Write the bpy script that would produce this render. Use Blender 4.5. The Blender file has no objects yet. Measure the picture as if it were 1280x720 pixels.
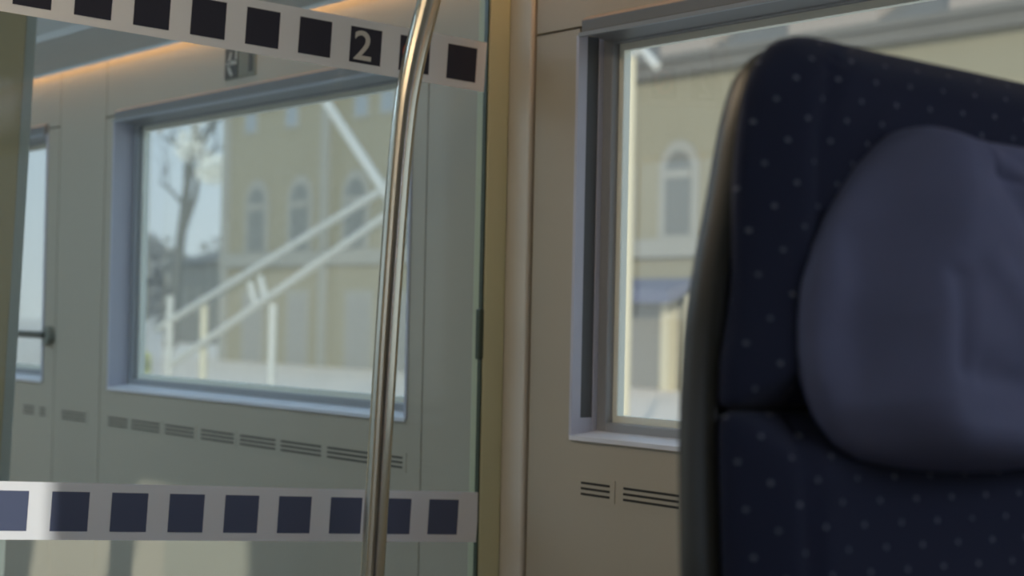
import bpy, bmesh, math, random
from mathutils import Vector, Matrix
random.seed(7)
sc = bpy.context.scene
COL = sc.collection

# ------------------------------------------------------------------ helpers
def lin(r, g, b):
    f = lambda c: (c / 255 / 12.92) if c / 255 <= 0.04045 else ((c / 255 + 0.055) / 1.055) ** 2.4
    return (f(r), f(g), f(b), 1.0)

class MB:
    """collects geometry for one mesh object"""
    def __init__(s): s.v = []; s.f = []; s.m = []; s.sm = []
    def add(s, vs, fs, mi=0, smooth=False):
        o = len(s.v); s.v += [tuple(p) for p in vs]
        for q in fs: s.f.append([i + o for i in q]); s.m.append(mi); s.sm.append(smooth)
    def box(s, x0, x1, y0, y1, z0, z1, mi=0):
        vs = [(x, y, z) for x in (x0, x1) for y in (y0, y1) for z in (z0, z1)]
        s.add(vs, [(0, 1, 3, 2), (4, 6, 7, 5), (0, 4, 5, 1), (2, 3, 7, 6), (0, 2, 6, 4), (1, 5, 7, 3)], mi)
    def prism(s, pts, d, mi=0):
        """pts: 3-D polygon, d: extrusion vector"""
        n = len(pts); d = Vector(d)
        vs = [Vector(p) for p in pts]; vs += [p + d for p in vs]
        s.add(vs, [list(range(n))[::-1], list(range(n, 2 * n))] + [(i, (i + 1) % n, n + (i + 1) % n, n + i) for i in range(n)], mi)
    def tube(s, pts, r, n=14, mi=0, cap=True):
        P = [Vector(p) for p in pts]; rs = r if isinstance(r, (list, tuple)) else [r] * len(P)
        up = None; vs = []
        for i, p in enumerate(P):
            t = (P[min(i + 1, len(P) - 1)] - P[max(i - 1, 0)]).normalized()
            if up is None:
                up = t.cross(Vector((0, 0, 1)) if abs(t.z) < .9 else Vector((1, 0, 0))).normalized()
            up = (up - t * up.dot(t)).normalized(); w = t.cross(up)
            for k in range(n):
                a = 2 * math.pi * k / n
                vs.append(p + (up * math.cos(a) + w * math.sin(a)) * rs[i])
        fs = [(i * n + k, i * n + (k + 1) % n, (i + 1) * n + (k + 1) % n, (i + 1) * n + k) for i in range(len(P) - 1) for k in range(n)]
        s.add(vs, fs, mi, True)
        if cap:
            s.add(vs[:n], [list(range(n))[::-1]], mi); s.add(vs[-n:], [list(range(n))], mi)
    def build(s, name, mats, parent=None, bevel=0, seg=2):
        me = bpy.data.meshes.new(name); me.from_pydata(s.v, [], s.f)
        for m in (mats if isinstance(mats, (list, tuple)) else [mats]): me.materials.append(m)
        for p, mi, sm in zip(me.polygons, s.m, s.sm): p.material_index = mi; p.use_smooth = sm
        bm = bmesh.new(); bm.from_mesh(me); bmesh.ops.recalc_face_normals(bm, faces=bm.faces); bm.to_mesh(me); bm.free()
        me.update()
        o = bpy.data.objects.new(name, me); COL.objects.link(o)
        if bevel:
            b = o.modifiers.new('bevel', 'BEVEL'); b.width = bevel; b.segments = seg; b.limit_method = 'ANGLE'
        if parent: put(o, parent)
        return o

def put(o, parent):
    o.parent = parent
    bpy.context.view_layer.update()
    o.matrix_parent_inverse = parent.matrix_world.inverted()

def tag(o, label=None, cat=None, group=None, kind=None):
    if label: o['label'] = label
    if cat: o['category'] = cat
    if group: o['group'] = group
    if kind: o['kind'] = kind
    return o
def structure(o): o['kind'] = 'structure'; return o
def empty(name, loc=(0, 0, 0)):
    e = bpy.data.objects.new(name, None); e.location = loc; e.empty_display_size = .05; COL.objects.link(e); return e

# ------------------------------------------------------------------ materials
def mat(name, col, rough=.5, metal=0., noise=0., nscale=8., spec=.5, bump=0., bscale=200.):
    m = bpy.data.materials.new(name); m.use_nodes = True
    nt = m.node_tree; b = nt.nodes['Principled BSDF']
    b.inputs['Roughness'].default_value = rough; b.inputs['Metallic'].default_value = metal
    b.inputs['Specular IOR Level'].default_value = spec
    b.inputs['Base Color'].default_value = col
    if noise:
        tc = nt.nodes.new('ShaderNodeTexCoord'); n = nt.nodes.new('ShaderNodeTexNoise'); n.inputs['Scale'].default_value = nscale
        n.inputs['Detail'].default_value = 4
        mr = nt.nodes.new('ShaderNodeMapRange'); mr.inputs['To Min'].default_value = 1 - noise; mr.inputs['To Max'].default_value = 1 + noise
        mx = nt.nodes.new('ShaderNodeMix'); mx.data_type = 'RGBA'; mx.blend_type = 'MULTIPLY'; mx.inputs[0].default_value = 1
        nt.links.new(tc.outputs['Object'], n.inputs['Vector']); nt.links.new(n.outputs['Fac'], mr.inputs['Value'])
        mx.inputs[6].default_value = col; nt.links.new(mr.outputs['Result'], mx.inputs[7]); nt.links.new(mx.outputs[2], b.inputs['Base Color'])
    if bump:
        tc = nt.nodes.new('ShaderNodeTexCoord'); n = nt.nodes.new('ShaderNodeTexNoise'); n.inputs['Scale'].default_value = bscale
        bp = nt.nodes.new('ShaderNodeBump'); bp.inputs['Strength'].default_value = bump; bp.inputs['Distance'].default_value = .002
        nt.links.new(tc.outputs['Object'], n.inputs['Vector']); nt.links.new(n.outputs['Fac'], bp.inputs['Height']); nt.links.new(bp.outputs['Normal'], b.inputs['Normal'])
    return m

def emit(name, col, s):
    m = bpy.data.materials.new(name); m.use_nodes = True; nt = m.node_tree
    nt.nodes.clear(); e = nt.nodes.new('ShaderNodeEmission'); o = nt.nodes.new('ShaderNodeOutputMaterial')
    e.inputs['Color'].default_value = col; e.inputs['Strength'].default_value = s
    nt.links.new(e.outputs[0], o.inputs[0]); return m

def glass(name, tint, gloss=.06, dust_haze=0., dcol=(.8, .8, .75, 1), ior=1.45):
    """thin architectural pane: tinted transmission, fresnel reflection, a dusty veil mixed in as haze"""
    m = bpy.data.materials.new(name); m.use_nodes = True; nt = m.node_tree; nt.nodes.clear()
    o = nt.nodes.new('ShaderNodeOutputMaterial')
    t = nt.nodes.new('ShaderNodeBsdfTransparent'); t.inputs[0].default_value = tint
    g = nt.nodes.new('ShaderNodeBsdfGlossy'); g.inputs['Roughness'].default_value = .02
    fr = nt.nodes.new('ShaderNodeFresnel'); fr.inputs['IOR'].default_value = ior
    ge = nt.nodes.new('ShaderNodeNewGeometry'); mi = nt.nodes.new('ShaderNodeMix'); mi.inputs[2].default_value = ior; mi.inputs[3].default_value = 1 / ior
    nt.links.new(ge.outputs['Backfacing'], mi.inputs[0]); nt.links.new(mi.outputs[0], fr.inputs['IOR'])
    mx = nt.nodes.new('ShaderNodeMixShader'); nt.links.new(fr.outputs[0], mx.inputs[0]); nt.links.new(t.outputs[0], mx.inputs[1]); nt.links.new(g.outputs[0], mx.inputs[2])
    last = mx
    if dust_haze:  # pale scattering veil, puts haze over what lies behind the glass
        d = nt.nodes.new('ShaderNodeBsdfDiffuse'); d.inputs[0].default_value = dcol
        tl = nt.nodes.new('ShaderNodeBsdfTranslucent'); tl.inputs[0].default_value = dcol
        m1 = nt.nodes.new('ShaderNodeMixShader'); m1.inputs[0].default_value = .6
        nt.links.new(d.outputs[0], m1.inputs[1]); nt.links.new(tl.outputs[0], m1.inputs[2])
        m2 = nt.nodes.new('ShaderNodeMixShader'); m2.inputs[0].default_value = dust_haze
        nt.links.new(mx.outputs[0], m2.inputs[1]); nt.links.new(m1.outputs[0], m2.inputs[2]); last = m2
    nt.links.new(last.outputs[0], o.inputs[0]); return m

def moquette(name, base, dot):
    """dark upholstery with a staggered lattice of small pale dots (uses the seat's own UV map, in metres)"""
    m = bpy.data.materials.new(name); m.use_nodes = True; nt = m.node_tree; b = nt.nodes['Principled BSDF']
    b.inputs['Roughness'].default_value = .95; b.inputs['Specular IOR Level'].default_value = .12
    N = nt.nodes.new; L = nt.links.new
    uv = N('ShaderNodeUVMap'); uv.uv_map = 'fabric'
    sep = N('ShaderNodeSeparateXYZ'); L(uv.outputs[0], sep.inputs[0])
    def M(op, a, bb=None):
        n = N('ShaderNodeMath'); n.operation = op
        for i, q in enumerate((a, bb)):
            if q is None: continue
            if isinstance(q, (int, float)): n.inputs[i].default_value = q
            else: L(q, n.inputs[i])
        return n.outputs[0]
    su, sv = .040, .036
    def lattice(off):
        fu = M('SUBTRACT', M('FRACT', M('ADD', M('DIVIDE', sep.outputs[0], su), off + 50)), .5)
        fv = M('SUBTRACT', M('FRACT', M('ADD', M('DIVIDE', sep.outputs[1], sv), off + 50)), .5)
        d = M('ADD', M('POWER', M('MULTIPLY', fu, su), 2), M('POWER', M('MULTIPLY', fv, sv), 2))
        return M('LESS_THAN', d, .0019 ** 2)
    dots = M('MAXIMUM', lattice(0), lattice(.5))
    nz = N('ShaderNodeTexNoise'); nz.inputs['Scale'].default_value = 45; L(uv.outputs[0], nz.inputs['Vector'])
    amt = M('MULTIPLY', dots, M('MULTIPLY', nz.outputs['Fac'], 1.5))
    mx = N('ShaderNodeMix'); mx.data_type = 'RGBA'; mx.inputs[6].default_value = base; mx.inputs[7].default_value = dot
    L(amt, mx.inputs[0]); L(mx.outputs[2], b.inputs['Base Color'])
    n2 = N('ShaderNodeTexNoise'); n2.inputs['Scale'].default_value = 900; L(uv.outputs[0], n2.inputs['Vector'])
    bp = N('ShaderNodeBump'); bp.inputs['Strength'].default_value = .25; bp.inputs['Distance'].default_value = .001
    L(n2.outputs['Fac'], bp.inputs['Height']); L(bp.outputs['Normal'], b.inputs['Normal'])
    b.inputs['Sheen Weight'].default_value = .15; b.inputs['Sheen Roughness'].default_value = .5
    return m

M_wall = mat('wall_laminate', (.48, .425, .325, 1), .45, noise=.03, nscale=3, spec=.35)
M_gap = mat('joint_dark', (.03, .025, .02, 1), .8)
M_slot = mat('vent_slot_dark', (.035, .03, .022, 1), .8)
M_alu = mat('window_casing', (.56, .56, .64, 1), .4, spec=.4)
M_aludk = mat('casing_grey', (.32, .33, .34, 1), .45)
M_rail = mat('blind_guide', (.10, .10, .10, 1), .5)
M_cass = mat('blind_cassette', (.22, .215, .21, 1), .4)
M_sill = mat('sill_white', (.78, .78, .82, 1), .35)
M_spacer = mat('glazing_edge', (.90, .90, .78, 1), .5)
M_pane = glass('window_glass', (.955, .965, .945, 1), dust_haze=.07)
M_part = glass('partition_glass', (.915, .95, .962, 1), dust_haze=.02, dcol=(.7, .78, .74, 1), ior=1.3)
M_olive = mat('olive_metal', (.60, .60, .38, 1), .4, noise=.04, nscale=2)
M_beige = mat('trim_beige', (.70, .65, .56, 1), .5)
M_film = mat('film_pale', (.76, .80, .84, 1), .6, spec=.3)
M_sq = mat('film_navy', (.028, .030, .048, 1), .5, spec=.3)
M_sqb = mat('film_navy_lit', (.085, .105, .18, 1), .5, spec=.4)  # bluer, lighter copy of the navy with light and haze put into the colour
M_num = mat('numeral_pale', (.60, .60, .57, 1), .6)
M_red = mat('pictogram_red', (.55, .12, .05, 1), .6)
M_edge = mat('glass_edge_green', (.05, .07, .045, 1), .3)
M_strip = mat('glazing_strip', (.36, .40, .36, 1), .5)
M_steel = mat('brushed_steel', (.64, .60, .50, 1), .22, metal=1.)
_b = M_steel.node_tree.nodes['Principled BSDF']; _t = M_steel.node_tree.nodes.new('ShaderNodeTangent'); _t.direction_type = 'RADIAL'; _t.axis = 'Z'
_b.inputs['Anisotropic'].default_value = .92; _b.inputs['Anisotropic Rotation'].default_value = .25
M_steel.node_tree.links.new(_t.outputs[0], _b.inputs['Tangent'])
M_ceil = mat('ceiling_paint', (.72, .74, .71, 1), .6)
M_floor = mat('floor_vinyl', (.20, .20, .21, 1), .6, noise=.2, nscale=40)
M_led = emit('led_warm', (1., .56, .30, 1), 8.0)
M_fillwarm = emit('fill_warm', (1., .77, .52, 1), 11.5)
M_fillcool = emit('fill_cool', (.75, 1., 1.28, 1), 9.5)
M_seatfill = emit('fill_daylight', (.76, .88, 1.2, 1), 13.0)
M_fab = moquette('seat_moquette', (.032, .037, .068, 1), (.24, .25, .30, 1))
M_pil = mat('pillow_cloth', (.17, .18, .28, 1), .75, spec=.25, noise=.08, nscale=14, bump=.15, bscale=900)
M_shell = mat('shell_plastic', (.026, .025, .018, 1), .42, spec=.5)
M_black = mat('black_rubber', (.01, .01, .01, 1), .7)
M_base = mat('seat_base_grey', (.12, .12, .13, 1), .5)

# ------------------------------------------------------------------ carriage shell (wall plane y = 0, inside is y < 0)
def wall_panel(parent, x0, x1, z0, z1, holes=()):
    mb = MB(); T = .055
    xs = [x0] + sorted([h[0] for h in holes] + [h[1] for h in holes]) + [x1]
    for a, b in zip(xs[:-1], xs[1:]):
        h = [q for q in holes if abs(q[0] - a) < 1e-6]
        if h:
            q = h[0]
            if q[2] > z0: mb.box(a, b, 0, T, z0, q[2])
            if q[3] < z1: mb.box(a, b, 0, T, q[3], z1)
        else: mb.box(a, b, 0, T, z0, z1)
    return mb.build('wall_panel', M_wall, parent)

WIN = {1: (-1.926, -.362), 2: (.215, 1.76), 3: (-3.72, -2.426), 4: (2.45, 4.0)}
ZB, ZT, ZJ, ZTOP = .838, 1.587, 1.587, 1.80
# backing seen through the panel joints (the carriage body behind the lining), with its own openings
mb = MB()
xs = [-4.2]
for k in (3, 1, 2, 4): xs += list(WIN[k])
xs += [4.6]
for i in range(0, len(xs), 2): mb.box(xs[i] - .001, xs[i + 1] + .001, .056, .075, -.02, 2.3)
for k in (1, 2, 3, 4):
    a, b = WIN[k]; mb.box(a, b, .056, .075, -.02, ZB - .002); mb.box(a, b, .056, .075, ZT + .03, 2.3)
wall = structure(mb.build('wall_right', M_gap))
g = .0022
# lower/window panels then upper panels, with open joints between
for x0, x1, hs in ((-4.2, -2.332 - g, [(WIN[3][0], WIN[3][1], ZB, ZJ - g)]), (-2.332 + g, -1.9885 - g, []), (-1.9885 + g, -.3014 - g, [(WIN[1][0], WIN[1][1], ZB, ZJ - g)]),
                   (-.3014 + g, .077 - g, []), (.077 + g, 2.2 - g, [(WIN[2][0], WIN[2][1], ZB, ZJ - g)]), (2.2 + g, 4.6, [(WIN[4][0], WIN[4][1], ZB, ZJ - g)])):
    if hs: wall_panel(wall, x0, x1, 0, ZJ - g, hs)
    else: wall_panel(wall, x0, x1, 0, ZTOP)
    if hs: wall_panel(wall, x0, x1, ZJ + g, ZTOP)

def vent(xa, xb, outline=False):
    mb = MB()
    mb.box(xa - .014, xb + .014, -.0012, .001, .7265, .7675, 0)
    for z in (.7565, .7465, .7365):
        mb.box(xa, xb, -.0018, .001, z - .0021, z + .0021, 1)
    return mb.build('air_vent', [M_wall, M_slot], wall)
for a, b in ((-1.921, -1.79), (-1.763, -1.583), (-1.548, -1.376), (-1.334, -1.152), (-1.118, -.937), (-.909, -.719), (-.69, -.371),
             (.2485, .3335), (.3726, .526), (.566, .74), (.78, .955), (-2.2616, -2.085), (-2.44, -2.39), (-2.572, -2.485)):
    vent(a, b)

def window(n, x0, x1, slot):
    r = structure(empty('window_%d' % n, (x0, 0, ZB)))
    zt = 1.572
    # casing: jambs, with the blind guide slot on the coach windows
    for side in (0, 1):
        mb = MB(); s = 1 if side == 0 else -1; xe = x0 if side == 0 else x1
        B = lambda a, b, y0, y1, mi=0: mb.box(min(xe + s * a, xe + s * b), max(xe + s * a, xe + s * b), y0, y1, ZB, zt, mi)
        if slot:
            B(-.004, .004, -.004, .016); B(-.004, .001, .014, .046, 1); B(-.004, .004, .044, .062)
            mb.box(min(xe - s * .003, xe + s * .003), max(xe - s * .003, xe + s * .003), .0165, .0435, ZB + .001, ZB + .034, 0)
        else:
            B(-.004, .004, -.004, .062)
        mb.build('window_jamb', [M_alu, M_rail], r)
    mb = MB()
    ins = x0 + .004, x1 - .004
    fw = .026
    for a, b, c, d in ((ins[0] - .008, ins[0] + fw, ZB - .012, zt), (ins[1] - fw, ins[1] + .008, ZB - .012, zt), (ins[0] + fw - .001, ins[1] - fw + .001, ZB - .0121, ZB + .012 + fw * .55), (ins[0] + fw - .001, ins[1] - fw + .001, zt - .012, zt + .0199)):
        mb.box(a, b, .054, .074, c, d)
    mb.build('window_frame', M_aludk, r, bevel=.003)
    mb = MB(); e = .013
    za, zb = ZB + .012 + fw * .55, zt - .012
    xa, xb = ins[0] + fw, ins[1] - fw
    for a, b, c, d in ((xa, xa + e, za, zb), (xb - e, xb, za, zb), (xa + e, xb - e, za, za + e), (xa + e, xb - e, zb - e, zb)):
        mb.box(a, b, .070, .086, c, d)
    mb.build('glazing_edge', M_spacer, r)
    mb = MB(); mb.box(xa - .004, xb + .004, .0715, .0735, za - .004, zb + .004); mb.build('window_pane', M_pane, r)
    # sloping sill
    mb = MB(); mb.prism([(x0, -.006, ZB - .006), (x0, -.006, ZB + .002), (x0, .056, ZB + .010), (x0, .056, ZB - .006)], (x1 - x0, 0, 0))
    mb.build('window_sill', M_sill, r)
    # roller blind cassette across the top
    mb = MB(); mb.prism([(x0 + .022, .052, 1.562), (x0 + .022, -.012, 1.574), (x0 + .022, -.014, 1.596), (x0 + .022, -.002, 1.604), (x0 + .022, .052, 1.604)], (x1 - x0 - .022, 0, 0))
    mb.build('blind_cassette', M_cass, r, bevel=.002)
    mb = MB(); mb.box(x0 + .018, x1, -.0165, -.008, 1.566, 1.5735); mb.build('blind_bar', M_aludk, r)
    return r
window(1, *WIN[1], False); window(2, *WIN[2], True); window(3, *WIN[3], False); window(4, *WIN[4], True)

# floor
mb = MB(); mb.box(-4.2, 4.6, -2.80, .056, -.08, 0); structure(mb.build('floor', M_floor))
# ceiling: coved profile, leaving a light slot along each wall
half = [(-.030, 1.736), (-.030, 1.746), (-.10, 1.765), (-.178, 1.785), (-.19, 1.80), (-.42, 1.93), (-.80, 2.06), (-1.375, 2.11)]
prof = half + [(-2.75 - y, z) for y, z in half[::-1][1:]]
mb = MB(); vs = []
n = len(prof)
for x in (-4.2, 4.6): vs += [(x, y, z) for y, z in prof]
fs = [(i, i + 1, n + i + 1, n + i) for i in range(n - 1)]
mb.add(vs, fs, 0, False)
mb.box(-4.2, 4.6, -2.80, .075, 2.30, 2.36)          # roof over it
mb.prism([(-4.2, y, z) for y, z in ((-.030, 1.746), (-.030, 1.80), (-.10, 1.80), (-.10, 1.766))], (8.8, 0, 0))
structure(mb.build('ceiling', M_ceil))
# cove light strips
for nm, y in (('trim_1', -.014), ('trim_2', -2.736)):
    mb = MB(); mb.box(-4.15, 4.5, y - .010, y + .010, 1.772, 1.778); structure(mb.build(nm, M_led))
# unseen glowing strips added under the ceiling as warm and cool fill
for i, (x0, x1) in enumerate(((-3.7, -.5), (.1, 1.05))):
    mb = MB(); mb.box(x0, x1, -1.46, -1.29, 2.085, 2.112); structure(mb.build('trim_%d' % (3 + i), (M_fillcool, M_fillwarm)[i]))

mb = MB(); mb.box(2.72, 3.6, -.16, -.10, 1.715, 1.765); structure(mb.build('trim_6', M_seatfill))  # unseen glowing strip added to light the pillow from the window side
# far (left-hand) wall of the carriage with its own window, end walls
mb = MB(); YL = -2.75
def polyhole_wall():
    # outer boundary pieces around an opening shaped to throw the sun patches, raked pillar added between
    xL1, zb, zt, T = 1.40, 1.06, 1.715, -.05
    def q(pts): mb.prism([(x, YL, z) for x, z in pts], (0, T, 0))
    q([(-4.2, -.02), (4.6, -.02), (4.6, zb), (-4.2, zb)]); q([(-4.2, zt), (4.6, zt), (4.6, 2.3), (-4.2, 2.3)])
    # left of the opening (raked edge), pillar added to shade the gap between the patches, right of the opening (rounded)
    q([(-.35, zb), (.65, zb), (.82, 1.54), (.85, 1.67), (.86, zt), (-.35, zt)])
    q([(.60, 1.645), (1.40, 1.645), (1.46, zt), (.60, zt)])  # added strip that lowers the top of the left sun patch
    q([(-4.2, zb), (-3.5, zb), (-3.5, zt), (-4.2, zt)])  # unseen opening beside this piece, added to let sky light into the vestibule
    q([(1.33, zb), (1.42, zb), (1.48, 1.43), (1.532, 1.54), (1.535, zt), (1.45, zt), (1.427, 1.54), (1.389, 1.43)])
    q([(4.6, zb), (4.6, zt), (2.16, zt), (2.20, zt - .02), (2.225, 1.66), (2.238, 1.61), (2.242, 1.57), (2.238, 1.53), (2.238, 1.30), (2.20, zb)])
polyhole_wall()
structure(mb.build('wall_left', M_wall))
mb = MB(); mb.box(-4.25, -4.2, -2.80, .075, -.02, 2.3); structure(mb.build('wall_front', M_wall))
mb = MB(); mb.box(4.6, 4.65, -2.80, .075, -.02, 2.3); structure(mb.build('wall_rear', M_wall))
# pilaster between the partition and the window panel
mb = MB(); mb.box(-.035, .0745, -.0105, .001, 0, ZTOP - .02); structure(mb.build('trim_5', M_beige, bevel=.004))

# ------------------------------------------------------------------ glass partition with printed bands
P = empty('glass_partition', (0, -.6, 0))
tag(P, 'glass screen with two pale bands of dark squares, between the seats and the vestibule', 'partition')
mb = MB(); mb.box(-.005, .005, -1.30, -.0605, .06, 1.98); mb.build('glass_pane', M_part, P)
mb = MB(); mb.box(-.0052, .0062, -.0632, -.0600, .06, 1.98); o = mb.build('glass_edge', M_edge, P); o['label'] = 'dark green ground edge of the glass'
mb = MB(); mb.box(-.032, .008, -.0602, -.0106, 0, 1.80); o = mb.build('post', M_olive, P, bevel=.004); o['label'] = 'olive yellow post against the wall'
mb = MB(); mb.box(-.007, .009, -.069, -.059, .972, 1.068); mb.build('glass_clamp', M_edge, P, bevel=.003)

TAU = -.0541; PITCH = .105; SQ = .0653
def band(y4, zc, hup, hdn, yend, sqmat, special):
    """y4, zc: centre of the fifth square; the band falls slightly towards the wall"""
    ct, st = math.cos(TAU), math.sin(TAU)
    W = lambda a, b, x: Vector((x, y4 + a * ct - b * st, zc + b * ct + a * st))
    a1 = yend - y4; a0 = -.80
    mb = MB(); mb.prism([W(a0, -hdn, .0054), W(a1, -hdn, .0054), W(a1, hup, .0054), W(a0, hup, .0054)], (.0006, 0, 0))
    b = mb.build('film_band', M_film, P)
    for k in range(-3, 9):
        a = (k - 4) * PITCH; h = SQ / 2
        if a - h < a0: continue
        mb = MB(); mb.prism([W(a - h, -h, .0061), W(a + h, -h, .0061), W(a + h, h, .0061), W(a - h, h, .0061)], (.0004, 0, 0))
        s = mb.build('square', sqmat, b)
        if special and k == 6:
            cu = bpy.data.curves.new('numeral', 'FONT'); cu.body = '2'; cu.size = .068; cu.align_x = 'CENTER'; cu.offset = .0007
            to = bpy.data.objects.new('numeral_text', cu); COL.objects.link(to); bpy.context.view_layer.update()
            me = bpy.data.meshes.new_from_object(to.evaluated_get(bpy.context.evaluated_depsgraph_get())); bpy.data.objects.remove(to)
            zs = [v.co.y for v in me.vertices]; xs_ = [v.co.x for v in me.vertices]
            cz, cx, sc_ = (min(zs) + max(zs)) / 2, (min(xs_) + max(xs_)) / 2, .054 / (max(zs) - min(zs))
            for v in me.vertices:
                v.co = W(a - .006 + (v.co.x - cx) * sc_ * 1.08, (v.co.y - cz) * sc_, .0068)
            me.materials.clear(); me.materials.append(M_num)
            no = bpy.data.objects.new('numeral', me); COL.objects.link(no); put(no, b); no['label'] = 'pale figure 2 on a dark square'
        if special and k == 7:
            # prohibition roundel: red ring and slash
            mb = MB(); N = 32; ri, ro = .0175, .026
            vs = []; 
            for i in range(N):
                t = 2 * math.pi * i / N
                vs += [W(a + math.cos(t) * ro, .002 + math.sin(t) * ro, .0068), W(a + math.cos(t) * ri, .002 + math.sin(t) * ri, .0068)]
            mb.add(vs, [(2 * i, 2 * ((i + 1) % N), 2 * ((i + 1) % N) + 1, 2 * i + 1) for i in range(N)])
            c, w = .018, .0028
            mb.add([W(a - c - w, .002 + c - w, .0068), W(a - c + w, .002 + c + w, .0068), W(a + c + w, .002 - c + w, .0068), W(a + c - w, .002 - c - w, .0068)], [(0, 1, 2, 3)])
            ro_ = mb.build('roundel', M_red, b); ro_['label'] = 'red roundel on a dark square'
    return b
b1 = band(-.54 - .0, 1.5532, .0475, .0475, -.066, M_sq, True)
b2 = band(-.56, .6993, .0475, .0470, -.0622, M_sqb, False)
b1.name = 'film_band'; b1['label'] = 'upper pale band carrying a figure 2'; b2['label'] = 'lower pale band of dark squares'

# slightly raking post of the vestibule, beyond the glass
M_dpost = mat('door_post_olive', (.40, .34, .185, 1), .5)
V = empty('door_post', (-1.04, -.66, 0)); tag(V, 'olive yellow post with a grey green edge strip, far left behind the glass screen', 'post')
def lean(z): return -.6135 + .036 * (z - 1.05)
mb = MB(); mb.prism([(-1.055, lean(0) - .085, 0), (-1.055, lean(1.99) - .085, 1.99), (-1.055, lean(1.99), 1.99), (-1.055, lean(0), 0)], (.035, 0, 0)); mb.build('post', M_dpost, V, bevel=.004)
mb = MB(); mb.prism([(-1.052, lean(0), 0), (-1.052, lean(1.99), 1.99), (-1.052, lean(1.99) + .023, 1.99), (-1.052, lean(0) + .023, 0)], (.029, 0, 0)); mb.build('edge_strip', M_strip, V)

# ------------------------------------------------------------------ steel grab pole in front of the partition
G = empty('grab_pole', (.12, -.39, 0)); tag(G, 'bent stainless steel grab pole in front of the glass screen', 'grab pole')
pts = [(-.262, 1.640), (-.267, 1.619), (-.2795, 1.572), (-.293, 1.523), (-.3035, 1.474), (-.3120, 1.428), (-.322, 1.328), (-.3295, 1.214), (-.336, 1.1), (-.342, .987), (-.351, .776), (-.359, .593), (-.385, 0.0)]
top = [(-.205, 1.80), (-.225, 1.752), (-.245, 1.694)]
def smooth_path(p, it=2):
    for _ in range(it):
        q = [p[0]]
        for a, b in zip(p[:-1], p[1:]):
            q += [tuple(a[i] * .75 + b[i] * .25 for i in range(2)), tuple(a[i] * .25 + b[i] * .75 for i in range(2))]
        p = q + [p[-1]]
    return p
path = smooth_path(top + pts)
mb = MB(); mb.tube([(.12, y, z) for y, z in path], .0213, 32); mb.build('pole', M_steel, G)
mb = MB(); mb.tube([(.12, -.385, .0), (.12, -.384, .014)], .045, 32); mb.build('floor_flange', M_steel, G)
mb = MB(); mb.tube([(.12, -.2047, 1.81), (.12, -.205, 1.79)], .04, 32); mb.build('ceiling_flange', M_steel, G)

# ------------------------------------------------------------------ small notice above the left window, handle by the far window
S = empty('notice_plate', (-1.16, 0, 1.62)); tag(S, 'small dark pictogram notice on the wall above the window behind the glass', 'sign')
mb = MB(); mb.box(-1.242, -1.080, -.003, .001, 1.622, 1.70); mb.build('plate', mat('notice_olive', (.20, .19, .13, 1), .5), S)
M_nd = mat('notice_dark', (.045, .04, .028, 1), .5); M_np = mat('notice_pale', (.42, .42, .36, 1), .5)
mb = MB(); mb.box(-1.242, -1.172, -.0042, -.0028, 1.624, 1.698); sq = mb.build('pictogram', M_nd, S)
mb = MB()
for pts2 in ([(-1.228, 1.662), (-1.212, 1.69), (-1.204, 1.688), (-1.212, 1.660)], [(-1.232, 1.657), (-1.176, 1.657), (-1.178, 1.664), (-1.206, 1.668), (-1.232, 1.664)], [(-1.228, 1.654), (-1.216, 1.654), (-1.198, 1.632), (-1.206, 1.628), (-1.222, 1.640)], [(-1.186, 1.668), (-1.175, 1.668), (-1.175, 1.694), (-1.182, 1.694)]):
    mb.prism([(x, -.0043, z) for x, z in pts2], (0, -.0008, 0))
mb.build('running_figure', M_np, sq)
mb = MB(); mb.box(-1.115, -1.092, -.0042, -.0028, 1.632, 1.692); o = mb.build('pictogram', M_nd, S)

H = empty('window_handle', (-2.37, 0, .97)); tag(H, 'dark horizontal lever handle across the far narrow window', 'handle')
M_hd = mat('handle_dark', (.05, .055, .045, 1), .4); M_hb = mat('handle_base', (.22, .23, .19, 1), .5)
mb = MB(); mb.tube([(-2.362, 0, .974), (-2.362, -.02, .974)], .027, 24); mb.build('mount', M_hb, H)
mb = MB(); mb.tube([(-2.362, -.018, .974), (-2.40, -.024, .974), (-2.62, -.024, .974), (-2.635, -.024, .974)], [.010, .0105, .0105, .008], 16); mb.build('lever', M_hd, H)

# ------------------------------------------------------------------ the seat
ANG = math.radians(12); CA, SA = math.cos(ANG), math.sin(ANG)
NRM = Vector((CA, 0, SA)); TT = Vector((-SA, 0, CA)); P0 = Vector((1.9, 0, 1.05))
def SP(y, t, nn): return P0 + NRM * nn + TT * t + Vector((0, y, 0))
def interp(tab, x):
    if x <= tab[0][0]: return tab[0][1]
    for (a, b), (c, d) in zip(tab[:-1], tab[1:]):
        if x <= c: return b + (d - b) * (x - a) / (c - a)
    return tab[-1][1]
def resample(poly, n):
    q = poly + [poly[0]]; L = [0]
    for a, b in zip(q[:-1], q[1:]): L.append(L[-1] + math.hypot(b[0] - a[0], b[1] - a[1]))
    out = []; j = 0
    for i in range(n):
        d = L[-1] * i / n
        while L[j + 1] < d: j += 1
        f = (d - L[j]) / max(1e-9, L[j + 1] - L[j]); out.append((q[j][0] + (q[j + 1][0] - q[j][0]) * f, q[j][1] + (q[j + 1][1] - q[j][1]) * f))
    return out
def relax(p, it):
    for _ in range(it): p = [((p[i - 1][0] + 2 * p[i][0] + p[(i + 1) % len(p)][0]) / 4, (p[i - 1][1] + 2 * p[i][1] + p[(i + 1) % len(p)][1]) / 4) for i in range(len(p))]
    return p
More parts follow.
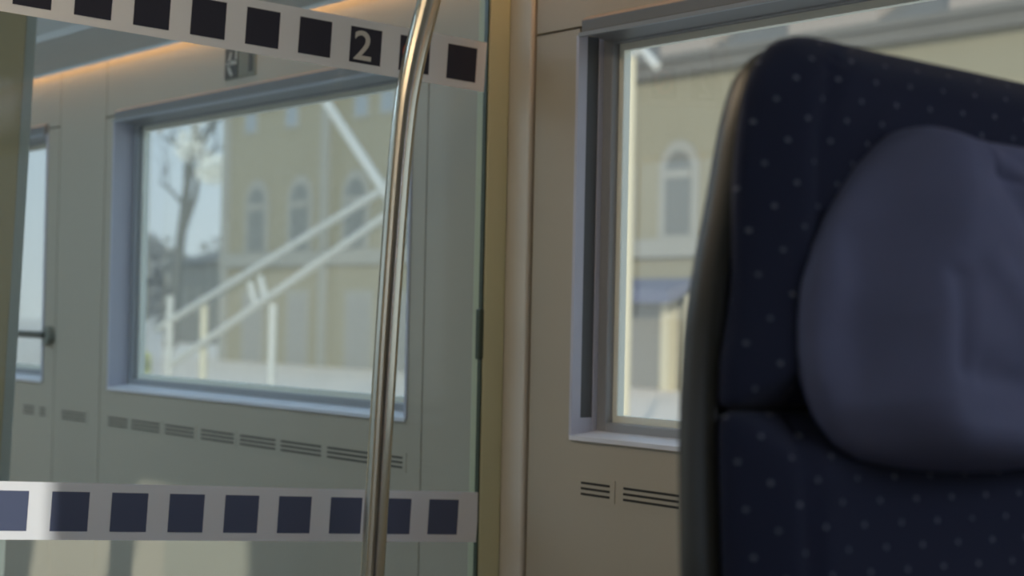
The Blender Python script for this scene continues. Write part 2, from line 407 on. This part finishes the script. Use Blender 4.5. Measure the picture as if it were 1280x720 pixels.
def puff(name, outline, prof, m, parent, n=200, rl=3, disp=None, cen=None, close=True):
    """padded panel: outline (y,t) filled by shrinking loops; prof = [(inset m or None->centre, height)]"""
    o = relax(resample(outline, n), rl)
    cy = sum(p[0] for p in o) / n if cen is None else cen[0]; ct = sum(p[1] for p in o) / n if cen is None else cen[1]
    vs = []; uv = []; fs = []
    for s, h in prof:
        for (y, t) in o:
            yy, t2 = cy + (y - cy) * s, ct + (t - ct) * s
            hh = disp(yy, t2, s, h) if disp else h
            vs.append(SP(yy, t2, hh)); uv.append((yy, t2))
    for k in range(len(prof) - 1):
        for i in range(n):
            j = (i + 1) % n; fs.append((k * n + i, k * n + j, (k + 1) * n + j, (k + 1) * n + i))
    fs.append([(len(prof) - 1) * n + i for i in range(n)])
    if close: fs.append([i for i in range(n)][::-1])
    me = bpy.data.meshes.new(name); me.from_pydata([tuple(v) for v in vs], [], fs); me.materials.append(m)
    ul = me.uv_layers.new(name='fabric')
    for lp in me.loops: ul.data[lp.index].uv = uv[lp.vertex_index]
    for p in me.polygons: p.use_smooth = True
    bm = bmesh.new(); bm.from_mesh(me); bmesh.ops.recalc_face_normals(bm, faces=bm.faces); bm.to_mesh(me); bm.free()
    ob = bpy.data.objects.new(name, me); COL.objects.link(ob); put(ob, parent); return ob
def ssm(a, b, x):
    x = max(0, min(1, (x - a) / (b - a))); return x * x * (3 - 2 * x)

SEAT = empty('train_seat', (1.95, -.855, 0))
tag(SEAT, 'dark blue dotted train seat with a soft headrest pillow beside the window', 'seat')
YC = -.855
left_up = [(-1.1215, -.066), (-1.115, -.0286), (-1.105, -.0036), (-1.093, .0346), (-1.088, .0666), (-1.079, .1123), (-1.069, .1523), (-1.0563, .1899), (-1.0443, .2111), (-1.0283, .2285), (-1.0184, .2362), (-.9997, .2423), (-.9814, .2443), (-.959, .2425), (-.894, .238), (-.80, .2325), (-.745, .229)]
right_up = [(-.68, .2245), (-.645, .217), (-.62, .195), (-.606, .15), (-.598, .10), (-.594, .05), (-.592, 0), (-.59, -.03), (-.588, -.066)]
mid_b = [(YC + (i / 12 - .5) * -.50, -.066) for i in range(1, 12)]
def bolster(y, t, s, h):
    if s < .2: return h
    q = min(y - interp([(-.6, -1.136), (-.4, -1.1395), (-.19, -1.138), (-.096, -1.127), (-.066, -1.1215), (0, -1.105), (.0666, -1.088), (.1523, -1.069), (.21, -1.0443), (.24, -1.0)], t), 1)
    return h - .006 * math.exp(-((q - .062) / .006) ** 2) if s < .99 and h > 0 else h
profC = [(.80, -.034), (.88, -.030), (.94, -.020), (.975, -.010), (.992, -.003), (1, .0), (.996, .004), (.985, .0085), (.965, .0125), (.94, .0165), (.91, .021), (.88, .025), (.85, .0285), (.82, .031), (.79, .0328), (.76, .0338), (.73, .034), (.70, .034), (.6, .034), (.45, .034), (.3, .034), (.1, .034)]
puff('head_cushion', left_up + right_up + mid_b, profC, M_fab, SEAT, n=320, disp=bolster)
left_dn = [(-1.136, -.60), (-1.1395, -.40), (-1.138, -.19), (-1.1328, -.1438), (-1.1269, -.0958), (-1.1225, -.069)]
top_dn = [(YC + (i / 12 - .5) * .53, -.068) for i in range(1, 12)]
right_dn = [(-.588, -.069), (-.583, -.0958), (-.577, -.1438), (-.572, -.19), (-.571, -.4), (-.574, -.6)]
bot_dn = [(YC + (i / 10 - .5) * -.55, -.60) for i in range(1, 10)]
puff('back_cushion', left_dn + top_dn + right_dn + bot_dn, profC, M_fab, SEAT, n=400, disp=bolster)
# plastic back shell
sl = [(-1.150, -.62), (-1.152, -.40), (-1.1487, -.1876), (-1.136, -.0914), (-1.127, -.0419), (-1.1154, .0085), (-1.1035, .044), (-1.0898, .0801), (-1.0717, .1272), (-1.054, .1754), (-1.0348, .2147), (-1.0155, .2366), (-.985, .2430)]
sr = [(-1.71 - y, t - (.012 if t > .1 else 0)) for y, t in sl[::-1]]
puff('back_shell', sl + sr, [(.02, -.026), (.5, -.026), (.90, -.026), (.93, -.014), (.955, -.006), (.975, -.004), (.992, -.012), (1, -.026), (.992, -.040), (.95, -.054), (.85, -.070), (.6, -.085), (.02, -.090)], M_shell, SEAT, n=240, rl=2)

# headrest pillow
pl = [(-.8247, -.122), (-.8642, -.1242), (-.9204, -.1226), (-.9737, -.1179), (-1.0116, -.1101), (-1.035, -.0978), (-1.0523, -.0771), (-1.0605, -.0524), (-1.0621, -.0275), (-1.0578, -.0025), (-1.0482, .0293), (-1.0334, .0554), (-1.0103, .0889), (-.9775, .1238), (-.9500, .1450), (-.930, .1575), (-.920, .1590), (-.9060, .1555), (-.8780, .1495), (-.816, .1485), (-.765, .1477),
      (-.72, .148), (-.70, .142), (-.678, .11), (-.66, .06), (-.650, .01), (-.648, -.03), (-.654, -.07), (-.674, -.10), (-.71, -.116), (-.76, -.121)]
ridge = [(-.13, -.94), (-.10, -.955), (-.075, -.968), (-.005, -.955), (.083, -.918), (.16, -.905)]
def seg_d(y, t, a, b):
    ax, ay = a; bx, by = b; L2 = (bx - ax) ** 2 + (by - ay) ** 2; f = max(0, min(1, ((y - ax) * (bx - ax) + (t - ay) * (by - ay)) / L2))
    return math.hypot(y - ax - f * (bx - ax), t - ay - f * (by - ay))
folds = [((-.868, .112), (-.70, .070), .0030, -.0045), ((-.885, .135), (-.868, .112), .0035, -.004),   # seam
         ((-.86, .105), (-.80, .02), .020, -.012), ((-.80, .03), (-.74, -.02), .03, -.012),          # hollow right of the ridge
         ((-.945, .02), (-.955, -.05), .010, -.006), ((-.93, -.055), (-.82, -.075), .014, -.006),
         ((-.90, .03), (-.84, -.04), .016, .006), ((-.855, .135), (-.80, .10), .010, -.005), ((-.815, .135), (-.80, .10), .008, -.004), ((-1.01, .06), (-1.03, -.06), .014, -.003)]
def pdisp(y, t, s, h):
    d = y - interp(ridge, t); w = ssm(.0, .5, h / .075)
    k = 1 - .62 * ssm(-.004, .085, -d) if d < 0 else 1 - .10 * ssm(0, .12, d)
    hh = h * k
    for a, b, r, amp in folds:
        q = seg_d(y, t, a, b)
        if q < r * 3: hh += amp * math.exp(-(q / r) ** 2) * w
    hh += w * .0022 * math.sin(y * 38 + t * 21) * math.sin(t * 47 - y * 15)
    return hh * .9 + .030
pprof = [(1, .0), (1.0, .012), (.998, .022), (.99, .033), (.975, .045), (.955, .053), (.93, .060), (.90, .066), (.87, .070), (.84, .072)] + [(.84 - .02 * i, .073 + .0002 * i) for i in range(1, 41)]
puff('headrest_pillow', [(y - .003, t - .002) for y, t in pl], pprof, M_pil, SEAT, n=360, rl=4, disp=pdisp, cen=(-.86, .01))
# seat pad, pedestal (below the frame)
mb = MB(); mb.box(1.98, 2.46, -1.13, -.58, .36, .475); o = mb.build('seat_cushion', M_fab, SEAT, bevel=.03, seg=4)
mb = MB(); mb.box(2.0, 2.42, -1.09, -.62, .30, .365); mb.build('seat_frame', M_base, SEAT, bevel=.01)
mb = MB(); mb.box(2.12, 2.32, -.95, -.76, .0, .305); mb.build('pedestal', M_base, SEAT, bevel=.015)

# ------------------------------------------------------------------ outside: platform, station building, trees, steel frame, lamp posts
GZ = -.405
M_plat = mat('platform_concrete', (.84, .71, .57, 1), .9, noise=.06, nscale=1.2)
mb = MB(); mb.box(-260, 60, .60, 160, GZ - .3, GZ); structure(mb.build('ground', M_plat))

M_fac = mat('facade_ochre', (.27, .24, .155, 1), .9, noise=.05, nscale=.8)
M_sto = mat('stone_grey', (.30, .29, .245, 1), .9, noise=.05, nscale=1.5)
M_dk = mat('opening_grey', (.14, .14, .12, 1), .4)
M_roof = mat('roof_slate', (.14, .13, .11, 1), .8, noise=.1, nscale=1.0)
M_pink = mat('dormer_pink', (.33, .285, .245, 1), .9)
M_blue = mat('awning_blue', (.13, .14, .20, 1), .8)
M_whit = mat('white_paint', (.56, .55, .50, 1), .5)
M_pale = mat('lamp_post_cream', (.62, .56, .40, 1), .5)
YB = 24
B = empty('station_building', (-34, YB + 4, GZ)); tag(B, 'long yellow station building with arched windows and grey roof across the platform', 'building')
mb = MB(); mb.box(-50.4, -36.2, YB, YB + 9, GZ, 8.6); mb.build('wall', M_fac, B)
mb = MB(); mb.box(-36.2, -8, YB + .0, YB + 9, GZ, 6.45); mb.build('wall', M_fac, B)
mb = MB(); mb.prism([(-36.2, YB - .35, 6.62), (-36.2, YB - .35, 6.75), (-36.2, YB + 4, 9.6), (-36.2, YB + 9, 6.6)], (28.2, 0, 0)); mb.build('roof', M_roof, B)
mb = MB(); mb.prism([(-50.9, YB - .6, 8.6), (-50.9, YB - .6, 8.8), (-50.9, YB + 4.5, 11.5), (-50.9, YB + 9.5, 8.6)], (14.9, 0, 0)); mb.build('roof', M_roof, B)
mb = MB(); mb.box(-36.2, -8, YB - .25, YB, 6.35, 6.62); mb.build('gutter', M_roof, B)
mb = MB(); mb.box(-50.4, -8, YB - .14, YB, 2.45, 2.85); mb.build('cornice', M_sto, B)
for x in (-50.15, -43.0 - .9, -38.6):
    mb = MB(); mb.box(x - .22, x + .22, YB - .12, YB, GZ, 8.6); mb.build('pilaster', M_sto, B)
def arch(x, zb, zs, w, surround=True):
    def shape(ww, z0, top, dy, th, m, nm, par):
        pts = [(x - ww, YB - dy, z0), (x + ww, YB - dy, z0)] + [(x + ww * math.cos(a), YB - dy, zs + (top) * math.sin(a)) for a in [math.pi * i / 12 for i in range(13)]]
        mb = MB(); mb.prism(pts, (0, th, 0)); return mb.build(nm, m, par)
    f = shape(w + .24, zb - .12, w + .24, .06, .05, M_sto, 'window_surround', B)
    shape(w, zb, w, .075, .02, M_dk, 'pane', f)
    mb = MB(); mb.box(x - w, x + w, YB - .10, YB - .07, zs - .16, zs + .02); mb.build('transom', M_sto, f)
for x in (-48.1, -45.4, -42.2, -39.9): arch(x, 2.9, 4.30, .52)
for x in (-35.0, -32.8, -30.55, -28.4, -26.2, -24.0, -21.8, -19.6): arch(x, 2.93, 4.30, .42)
for x in (-48.6, -46.0, -42.0, -40.6, -38.0):
    mb = MB(); mb.box(x - .42, x + .42, YB - .05, YB + .01, 6.45, 7.40); f = mb.build('window_surround', M_sto, B)
    mb = MB(); mb.box(x - .30, x + .30, YB - .06, YB - .045, 6.55, 7.30); mb.build('pane', mat('upper_pane', (.24, .27, .29, 1), .2), f)
for x, w, z in ((-27.95, .85, 7.42), (-23.6, 1.2, 7.55), (-33.5, .8, 7.45), (-19.6, 1.0, 7.5)):
    mb = MB(); mb.prism([(x - w, YB - .3, 6.76), (x + w, YB - .3, 6.76), (x + w, YB - .3, z - .1), (x + w * .6, YB - .3, z + .12), (x - w * .6, YB - .3, z + .12), (x - w, YB - .3, z - .1)], (0, 2.0, 0)); mb.build('dormer', M_pink, B)
# ground floor: doors, glazed bays, blue awning
for x, w in ((-48.2, .55), (-45.4, .5), (-41.9, .6), (-39.6, .5), (-34.2, .6), (-31.8, .5), (-29.2, .75), (-26.4, .6), (-23.6, .6), (-20.8, .6)):
    mb = MB(); mb.box(x - w - .15, x + w + .15, YB - .06, YB + .01, GZ, 1.75); f = mb.build('door_surround', M_sto, B)
    mb = MB(); mb.box(x - w, x + w, YB - .08, YB - .05, GZ, 1.55); mb.build('door_leaf', mat('door_grey', (.26, .25, .22, 1), .5), f)
mb = MB(); mb.prism([(-30.15, YB, 2.0), (-30.15, YB - .9, 1.72), (-30.15, YB - .9, 1.45), (-30.15, YB - .85, 1.45), (-30.15, YB, 1.85)], (2.5, 0, 0)); mb.build('awning', M_blue, B)
for x in (-28.35, -27.55): 
    mb = MB(); mb.box(x - .13, x + .13, YB - .4, YB - .15, GZ, 1.62); mb.build('pillar', M_pale, B)

# grey house and wooded rise behind the tree, further along
Hh = empty('grey_house', (-72, 34, GZ)); tag(Hh, 'low grey house with a pitched roof far behind the bare tree', 'building')
mb = MB(); mb.box(-80.6, -76.6, 36, 42, GZ, 3.3); mb.build('wall', mat('house_grey', (.13, .135, .125, 1), .9), Hh)
mb = MB(); mb.prism([(-80.9, 35.6, 3.3), (-80.9, 42.4, 3.3), (-80.9, 39, 4.1)], (4.6, 0, 0)); mb.build('roof', M_roof, Hh)
for x in (-79.8, -78.6, -77.4):
    mb = MB(); mb.box(x - .4, x + .4, 35.93, 36.02, .9, 2.3); mb.build('window_pane', M_dk, Hh)

def limb(mb, p, d, L, r, depth):
    q = p; pts = [p]; rs = [r]
    for i in range(4):
        d = (d + Vector((random.uniform(-.18, .18), random.uniform(-.18, .18), random.uniform(-.02, .14)))).normalized()
        q = q + d * L / 4; pts.append(q); rs.append(r * (1 - .12 * (i + 1)))
    mb.tube(pts, rs, 7)
    if depth:
        for k in range(3 if depth > 1 else 4):
            i = random.choice((2, 3, 4)); a = random.uniform(0, 6.28)
            nd = (d + Vector((math.cos(a), math.sin(a), random.uniform(-.1, .6))) * .75).normalized()
            limb(mb, pts[i], nd, L * random.uniform(.5, .7), rs[i] * .6, depth - 1)
M_bark = mat('bark_grey', (.13, .13, .115, 1), .95)
T = empty('bare_tree', (-66.4, 30, GZ)); tag(T, 'tall bare grey tree against the sky, left of the yellow building', 'tree')
mb = MB()
mb.tube([(-67.3, 30, GZ), (-67.0, 30, 1.2), (-66.5, 30, 4.0), (-66.0, 30, 6.1), (-65.3, 30, 8.2), (-64.9, 30, 9.8)], [.27, .24, .20, .17, .13, .09], 10)
mb.tube([(-66.5, 30, 4.0), (-65.5, 30.1, 5.6), (-64.9, 30.1, 7.6)], [.15, .12, .08], 8)
mb.build('trunk', M_bark, T)
mb = MB()
for z, a in ((5.2, 3.0), (6.2, .4), (6.9, 2.7), (7.6, .1), (8.4, 3.4), (9.2, 1.0), (5.9, 2.3), (8.0, 2.6), (7.1, 0.6)):
    f = (z - 4) / 6; limb(mb, Vector((-66.5 + 1.6 * f, 30, z)), Vector((math.cos(a) * .9, math.sin(a) * .2, .55)).normalized(), 2.2, .09, 2)
mb.build('branches', M_bark, T)
def clump(mb, c, r, n, sz):
    for _ in range(n):
        v = Vector((random.gauss(0, 1), random.gauss(0, 1), random.gauss(0, 1))).normalized() * r * random.random() ** .5
        p = Vector(c) + v; a = Vector((random.uniform(-1, 1), random.uniform(-1, 1), random.uniform(-1, 1))).normalized(); b = a.orthogonal().normalized()
        s = sz * random.uniform(.6, 1.3)
        mb.add([p - a * s, p + b * s * .6, p + a * s, p - b * s * .6], [(0, 1, 2, 3)])
mb = MB(); clump(mb, (-63.6, 29.9, 6.55), .62, 420, .10); clump(mb, (-65.4, 29.9, 7.6), .75, 320, .10); clump(mb, (-65.0, 29.9, 8.8), .5, 140, .10)
o = mb.build('blossom', mat('blossom_pale', (.85, .84, .76, 1), .9), T); o['label'] = 'pale blossom clusters'
M_brush = mat('brush_greygreen', (.27, .27, .25, 1), .95, noise=.2, nscale=1)
def shrub_tree(x, y, h, w, label):
    t = empty('tree', (x, y, GZ)); tag(t, label, 'tree', 'trees behind the station')
    mb = MB(); mb.tube([(x, y, GZ), (x + .1, y, GZ + h * .5)], [.22, .12], 8); mb.build('trunk', M_bark, t)
    mb = MB()
    for i in range(16):
        a = random.uniform(0, 6.28); rr = random.uniform(0, w * .6)
        clump(mb, (x + rr * math.cos(a), y + rr * math.sin(a) * .5, GZ + h * random.uniform(.2, .8)), h * .24, 110, .26)
    mb.build('crown', M_brush, t)
for x, y, h, w, l in ((-101.9, 44, 6.0, 3.6, 'hazy grey green tree behind the leftmost cream lamp post'), (-118.4, 54, 6.8, 4.4, 'hazy grey green tree behind the trunk of the bare tree'), (-133.8, 65, 7.4, 5.0, 'hazy grey green tree behind the low grey house'), (-148, 77, 8.2, 5.6, 'hazy grey green tree touching the left end of the yellow building'), (-121, 42, 3.0, 3.2, 'hazy grey green tree seen through the far narrow window')):
    shrub_tree(x, y, h, w, l)

# white steel frame with raking rails
F_ = empty('steel_stair_frame', (-21, 10, GZ)); tag(F_, 'white steel frame of raking rails on the platform, seen through the middle window', 'frame')
y = 10
def bar(nm, a, b, r, m=M_whit):
    mb = MB(); mb.tube([a, b], r, 12); return mb.build(nm, m, F_)
bar('brace', (-19.25, y, 4.20), (-16.85, y, 2.28), .062)
bar('rail', (-23.97, y, .774), (-17.0, y, 2.70), .050); bar('rail', (-23.36, y, .267), (-17.0, y, 2.36), .050)
for x, z in ((-23.47, 1.29), (-20.15, 1.19), (-17.0, 2.72)): bar('post', (x, y, GZ), (x, y, z), .055)
bar('post', (-22.5, y + .1, GZ), (-22.5, y + .1, 1.29), .055, M_pale)
bar('post', (-19.20, y, 4.2), (-19.20, y, 5.2), .06)
bar('bracket', (-20.85, y, 1.48), (-20.66, y, 1.15), .045); bar('bracket', (-20.55, y, 1.56), (-20.36, y, 1.25), .045)

def lamp_post(x, y, top, r, label, arm):
    t = empty('lamp_post', (x, y, GZ)); tag(t, label, 'lamp post')
    mb = MB(); mb.tube([(x, y, GZ), (x, y, GZ + .5), (x, y, top)], [r * 1.02, r, r * .95], 14); mb.build('post', M_pale, t)
    mb = MB(); mb.tube([(x, y, top - .02), (x + arm * .45, y, top + .03), (x + arm, y, top - .17)], [r * .8, r * .8, r * .9], 12); mb.build('lamp_head', M_whit, t)
    mb = MB(); mb.tube([(x, y, GZ), (x, y, GZ + .06)], r * 1.9, 14); mb.build('base', M_pale, t)
lamp_post(-12.36, 10, 3.80, .056, 'cream lamp post with short white arm outside the window beside the seat', .42)
lamp_post(-24.50, 10, 4.00, .062, 'cream lamp post at the left edge of the middle window', .5)
# shrub at the foot of the second post
t = MB(); clump(t, (-23.9, 9.6, GZ + .65), .3, 220, .07); t.tube([(-23.9, 9.6, GZ), (-23.9, 9.6, GZ + .6)], .02, 6)
o = t.build('shrub', mat('shrub_yellowgreen', (.50, .52, .22, 1), .9)); tag(o, 'small yellow green shrub at the foot of the leftmost lamp post', 'shrub')

# ------------------------------------------------------------------ light
w = bpy.data.worlds.new('sky'); sc.world = w; w.use_nodes = True; nt = w.node_tree
bg = nt.nodes['Background']; tc = nt.nodes.new('ShaderNodeTexCoord'); sp = nt.nodes.new('ShaderNodeSeparateXYZ'); cr = nt.nodes.new('ShaderNodeValToRGB')
nt.links.new(tc.outputs['Generated'], sp.inputs[0]); nt.links.new(sp.outputs['Z'], cr.inputs[0]); nt.links.new(cr.outputs[0], bg.inputs[0])
cr.color_ramp.elements[0].position = 0.0; cr.color_ramp.elements[0].color = (.50, .54, .56, 1)
cr.color_ramp.elements[1].position = .5; cr.color_ramp.elements[1].color = (.30, .42, .60, 1)
e = cr.color_ramp.elements.new(.13); e.color = (.42, .52, .62, 1)
bg.inputs[1].default_value = 1.75
sun = bpy.data.lights.new('sun', 'SUN'); sun.energy = 3.05; sun.angle = math.radians(.6); sun.color = (1, .96, .88)
so = bpy.data.objects.new('sun', sun); COL.objects.link(so)
so.rotation_euler = Vector((-1.18, 1, -.40)).to_track_quat('-Z', 'Y').to_euler()
so.location = (20, -20, 8)

# ------------------------------------------------------------------ camera
cam = bpy.data.cameras.new('camera'); co = bpy.data.objects.new('camera', cam); COL.objects.link(co)
R = Vector((.5693, .8218, .0209)); U = Vector((.0015, -.0265, .9996)); F = Vector((-.8221, .5691, .0163))
F.normalize(); R = (R - F * R.dot(F)).normalized(); U = R.cross(F)
mw = Matrix((R, U, -F)).transposed().to_4x4(); mw.translation = Vector((3.0059, -2.0712, 1.05)); co.matrix_world = mw
cam.sensor_width = 36; cam.lens = 36 * 2374.4 / 1280; cam.clip_start = .02; cam.clip_end = 500
cam.dof.use_dof = True; cam.dof.focus_distance = 2.75; cam.dof.aperture_fstop = 5.0
sc.camera = co
sc.view_settings.view_transform = 'Standard'; sc.view_settings.look = 'None'; sc.view_settings.exposure = 0; sc.view_settings.gamma = 1
sc.view_settings.use_curve_mapping = False
sc.cycles.max_bounces = 10; sc.cycles.transparent_max_bounces = 16
